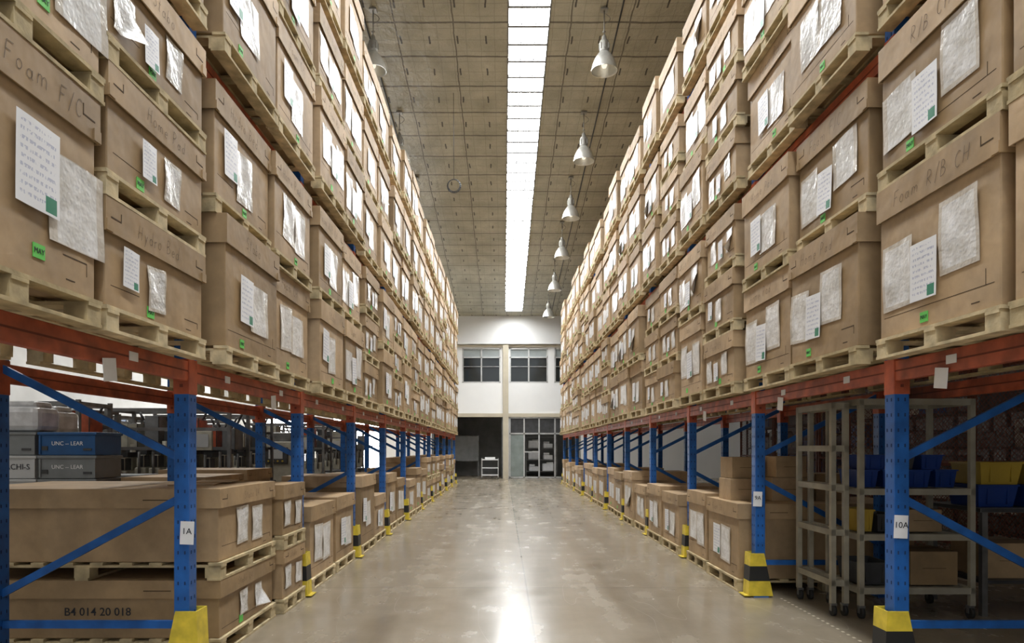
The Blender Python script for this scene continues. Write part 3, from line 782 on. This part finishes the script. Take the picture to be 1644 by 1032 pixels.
# ------------------------------------------------------------------ machines
def machine(x,y,t,r=0):
    q=random.Random(int(x*31+y*17))
    e=obj('industrial_machine',None,(x,y,0),r,label=['grey production machine with overhead frame and small heads','cream machine cabinet with dark control panel','roller conveyor machine with side motor'][t],cat='machine',group='machines beyond the rack')
    main=[q.choice([GREYP,MCREAM,GREYL]),MCREAM,GREYD][t]
    if t==0:
        mb=MB(main,GREYD); mb.box(0,0,.45,1.8,.9,.7,0,.02); mb.box(0,0,.85,2.0,1.0,.06,1,.01)
        for sx in (-.8,.8): mb.box(sx,0,.05,.1,.8,.1,1)
        for i in range(4): mb.box(-.65+.43*i,-.455,.5,.38,.012,.5,1)
        obj('base',mb.done('base'),parent=e)
        mb=MB(STEEL)
        for sx in (-.95,.95):
            for sy in (-.4,.4): mb.box(sx,sy,1.5,.05,.05,1.3)
        for sy in (-.4,.4):
            for z in (1.5,1.8,2.1): mb.box(0,sy,z,1.9,.05,.05)
        for sx in (-.95,.95): mb.box(sx,0,2.1,.05,.8,.05)
        obj('frame',mb.done('frame'),parent=e)
        mb=MB(MCREAM,STEEL,GREYD)
        mb.box(0,-.1,1.05,.18,.35,.3,0,.02); mb.box(0,-.15,1.3,.1,.2,.2,2,.01); mb.cyl((0,-.3,1.05),(0,-.3,1.45),.02,1); mb.cyl((0,.1,1.2),(0,.1,1.62),.05,0); mb.box(0,0,1.45,.14,.4,.08,2)
        HM=mb.done('head')
        for i in range(7): obj('machine_head',HM,(-.78+.26*i,q.uniform(-.05,.05),q.choice([0,0,-.05])),parent=e)
        mb=MB(MCREAM,GREYL); mb.box(.5,-.42,1.62,.4,.06,.3,0,.01); mb.box(.5,-.455,1.62,.3,.01,.2,1)
        obj('control_panel',mb.done('panel'),parent=e)
        mb=MB(GREYD,GREYP,ORANGE,MCREAM)
        for i in range(6):
            w=q.uniform(.15,.3); h=q.uniform(.25,.62); mb.box(-.78+.31*i,.2,1.47+h/2,w,.35,h,q.choice([0,1,3,0,3,2]),.01)
        mb.box(0,.2,1.46,1.8,.3,.04,0)
        obj('drive_unit',mb.done('drive_unit'),parent=e)
        for i in range(3):
            mb=MB(GREYD); px=-.8+.6*i; pr=None
            for a in range(9):
                p=(px+.5*a/8,.3,2.1-.35*math.sin(a/8*PI)); 
                if pr: mb.cyl(pr,p,.02,0,6)
                pr=p
            obj('hose',mb.done('hose'),parent=e)
    elif t==1:
        mb=MB(main,GREYD); mb.box(0,0,.85,1.2,.8,1.6,0,.02); mb.box(0,0,.03,1.1,.7,.06,1); mb.box(0,-.402,.6,1.0,.006,.01,1); mb.box(0,-.402,1.1,.01,.006,.9,1)
        obj('cabinet',mb.done('cabinet'),parent=e)
        mb=MB(GREYD,GREYL,PYEL); mb.box(.2,-.43,1.35,.5,.05,.35,0,.01); mb.box(.2,-.458,1.38,.3,.006,.2,1)
        for i in range(4): mb.cyl((.05+.1*i,-.455,1.23),(.05+.1*i,-.475,1.23),.02,2)
        obj('control_panel',mb.done('panel'),parent=e)
        mb=MB(ORANGE,STEEL); mb.cyl((-.4,0,1.65),(-.4,0,2.1),.03,1); mb.cyl((-.4,0,2.1),(-.4,0,2.25),.05,0); obj('beacon',mb.done('beacon'),parent=e)
        mb=MB(STEEL); mb.box(.2,0,1.75,.5,.4,.2,0,.02); obj('vent',mb.done('vent'),parent=e)
    else:
        mb=MB(GREYP,STEEL)
        for sx in (-1.1,0,1.1):
            for sy in (-.35,.35): mb.box(sx,sy,.4,.06,.06,.8)
        for sy in (-.38,.38): mb.box(0,sy,.85,2.4,.05,.14)
        for i in range(18): mb.cyl((-1.1+.13*i,-.35,.88),(-1.1+.13*i,.35,.88),.04,1,10)
        obj('roller_bed',mb.done('frame'),parent=e)
        mb=MB(PBLUE2,GREYD); mb.cyl((.6,-.55,.6),(.95,-.55,.6),.12,0,16); mb.box(.5,-.55,.6,.2,.3,.2,1,.01); obj('motor',mb.done('motor'),parent=e)
        mb=MB(MCREAM,STEEL); mb.box(-.4,0,1.13,.7,.5,.4,0,.02); mb.box(-.4,0,1.5,.4,.3,.34,0,.02); mb.cyl((-.62,0,1.3),(-.62,0,1.9),.03,1); obj('feeder',mb.done('feeder'),parent=e)
pos=[(-6.6,9.6,0),(-8.9,9.3,2),(-5.2,11.2,0),(-7.6,11.6,0),(-10.5,10.5,1),(-5.5,13.3,0),(-8.2,13.6,0),(-10.6,13.2,0),(-5.1,15.4,1),(-7.2,15.6,0),(-9.7,16.0,0),(-5.4,17.6,0),(-8.0,18.2,0),(-5.3,20.2,0),(-8.0,21,0),(-11,19,0),(-5.4,22.5,0),(-8.2,23.5,0),(-11.2,22,0),(-6,26,1),(-9.5,26.5,0),(-11.2,8,0),(-8.1,7.0,2),(-11,25,1)]
for x,y,t in pos: machine(x,y,t,R.uniform(-.05,.05))
# ------------------------------------------------------------------ lamps
mb=MB(SILV); mb.lathe([(.262,0),(.262,.012),(.255,.03),(.235,.13),(.19,.24),(.13,.33),(.085,.38),(.08,.38),(.125,.322),(.183,.235),(.228,.13),(.248,.03),(.252,.0),(.262,0)],0,28); LR=mb.done('reflector')
mb=MB(HOUS); mb.lathe([(.0,.37),(.09,.37),(.095,.40),(.095,.56),(.08,.60),(.05,.62),(.045,.68),(.02,.72),(0,.72)],0,20)
for i in range(8):
    a=i*PI/4; mb.box(.1*math.cos(a),.1*math.sin(a),.48,.02,.02,.12,0)
LH=mb.done('housing')
mb=MB(HOUS); mb.cyl((0,0,.71),(0,0,1.2),.012); mb.cyl((-.03,0,.78),(.03,0,.78),.015)
prev=(0,0,1.15)
for i in range(1,9):
    a=i/8*PI; p=(.12*math.sin(a)+.0,0,1.15-.22*i/8); mb.cyl(prev,p,.006,0,6); prev=p
mb.box(0,0,1.205,.14,.14,.03); LS=mb.done('stem')
mb=MB(BULB); mb.lathe([(0,.06),(.04,.07),(.06,.12),(.06,.2),(.03,.3),(.025,.37)],0,16); LB=mb.done('bulb')
for x0 in (2.0,-2.58):
    for y in (13.8,17.3,20.6,23.7,27.1,30.7):
        zb=zc(y)-1.235
        e=obj('high_bay_lamp',None,(x0,y,zb),0,label='silver bell-shaped industrial lamp hanging from the ceiling',cat='ceiling lamp',group='hanging high-bay lamps')
        obj('reflector',LR,parent=e); obj('housing',LH,parent=e); obj('stem',LS,parent=e); obj('bulb',LB,parent=e)
for x in (-2.8,2.35):
    mb=MB(GREYD); mb.cyl((x,-2,zc(-2)-.02),(x,34.5,zc(34.5)-.02),.016,0,8); obj('conduit_pipe',mb.done('conduit'),label='thin dark electrical conduit fixed along the ceiling',cat='pipe',group='ceiling conduits')
for (x,y,dz) in ((-1.17,16.5,2.05),(-2.05,12.3,.5)):
    mb=MB(GREYD); zt=zc(y)-.02; mb.cyl((x-.01,y,zt),(x,y,zt-dz),.006,0,6)
    for ring in range(3):
        pr=None
        for i in range(21):
            a=i/20*2*PI; rr=.14+.012*ring; p=(x+rr*math.cos(a),y+ring*.02,zt-dz-.14+rr*math.sin(a))
            if pr: mb.cyl(pr,p,.008,0,6)
            pr=p
    obj('cable_coil',mb.done('coil'),label='coiled dark cable hanging from the ceiling',cat='cable',group='hanging cable coils')
# ------------------------------------------------------------------ end room things
mb=MB(GREYM,STEEL); mb.box(0,0,1.5,1.5,.04,1.3,0,.01)
for z in (.84,2.16): mb.box(0,0,z,1.54,.06,.04,1)
for sx in (-.75,.75): mb.box(sx,0,1.1,.04,.06,2.2,1)
for sx in (-.75,.75): mb.box(sx,0,.03,.05,.5,.05,1)
obj('notice_board',mb.done('whiteboard'),(-2.1,37.6,0),0,label='grey board on a metal stand inside the doorway',cat='board')
mb=MB(ALU,PAPER,GREYD)
for z in (.2,.55,.95): mb.box(0,0,z,.8,.5,.04,1)
for sx in (-.4,.4):
    for sy in (-.23,.23): mb.box(sx,sy,.55,.03,.03,.95); mb.cyl((sx-.01,sy,.05),(sx+.01,sy,.05),.05,2,12)
mb.box(0,0,1.02,.5,.35,.1,1,.01)
obj('utility_cart',mb.done('cart'),(-.65,34.2,0),0,label='small white metal cart by the doorway',cat='cart')
mb=MB(STEEL)
for z in (.3,.9,1.5,2.1): mb.box(0,0,z,1.6,.6,.03)
for sx in (-.8,.8):
    for sy in (-.3,.3): mb.box(sx,sy,1.1,.04,.04,2.2)
obj('storage_shelf',mb.done('shelf'),(2.0,36.8,0),0,label='metal shelf of white parcels behind the glazed door',cat='shelf')
mb=MB(PAPER); mb.box(0,0,.2,.6,.45,.4,0,.04); mb.box(.1,-.05,.43,.35,.3,.06,0,.02); PB=mb.done('parcel')
mb=MB(PAPER); mb.box(0,0,.12,.5,.42,.24,0,.04); mb.box(-.08,0,.3,.3,.3,.12,0,.03); PB2=mb.done('parcel')
for z in (.316,.916,1.516):
    for n_,sx in enumerate((-.4,.35)):
        obj('wrapped_parcel',PB if (n_+int(z*2))%2 else PB2,(2.0+sx,36.8,z),0,label='white wrapped parcel on a metal shelf',cat='parcel',group='white parcels on the shelf')
mb=MB(CREAM)
y=3.0
while y<7.0: mb.box(0,y,.001,.02,.03,.002); y+=.09
obj('floor_tape',mb.done('tape'),(2.78,0,0),.0,label='worn pale dotted tape line on the concrete floor',cat='tape')
# ------------------------------------------------------------------ light & camera
w=bpy.data.worlds.new('world'); S.world=w; w.use_nodes=True
bg=w.node_tree.nodes['Background']; bg.inputs[0].default_value=(.95,.97,1,1); bg.inputs[1].default_value=1.35
S.view_settings.view_transform='Standard'
cam=bpy.data.cameras.new('camera'); co=bpy.data.objects.new('camera',cam); COL.objects.link(co); S.camera=co
co.location=(0,0,1.5); co.rotation_euler=(PI/2,0,0)
cam.sensor_width=36; cam.lens=1118/1644*36; cam.shift_x=.0085; cam.shift_y=.124; cam.clip_end=200
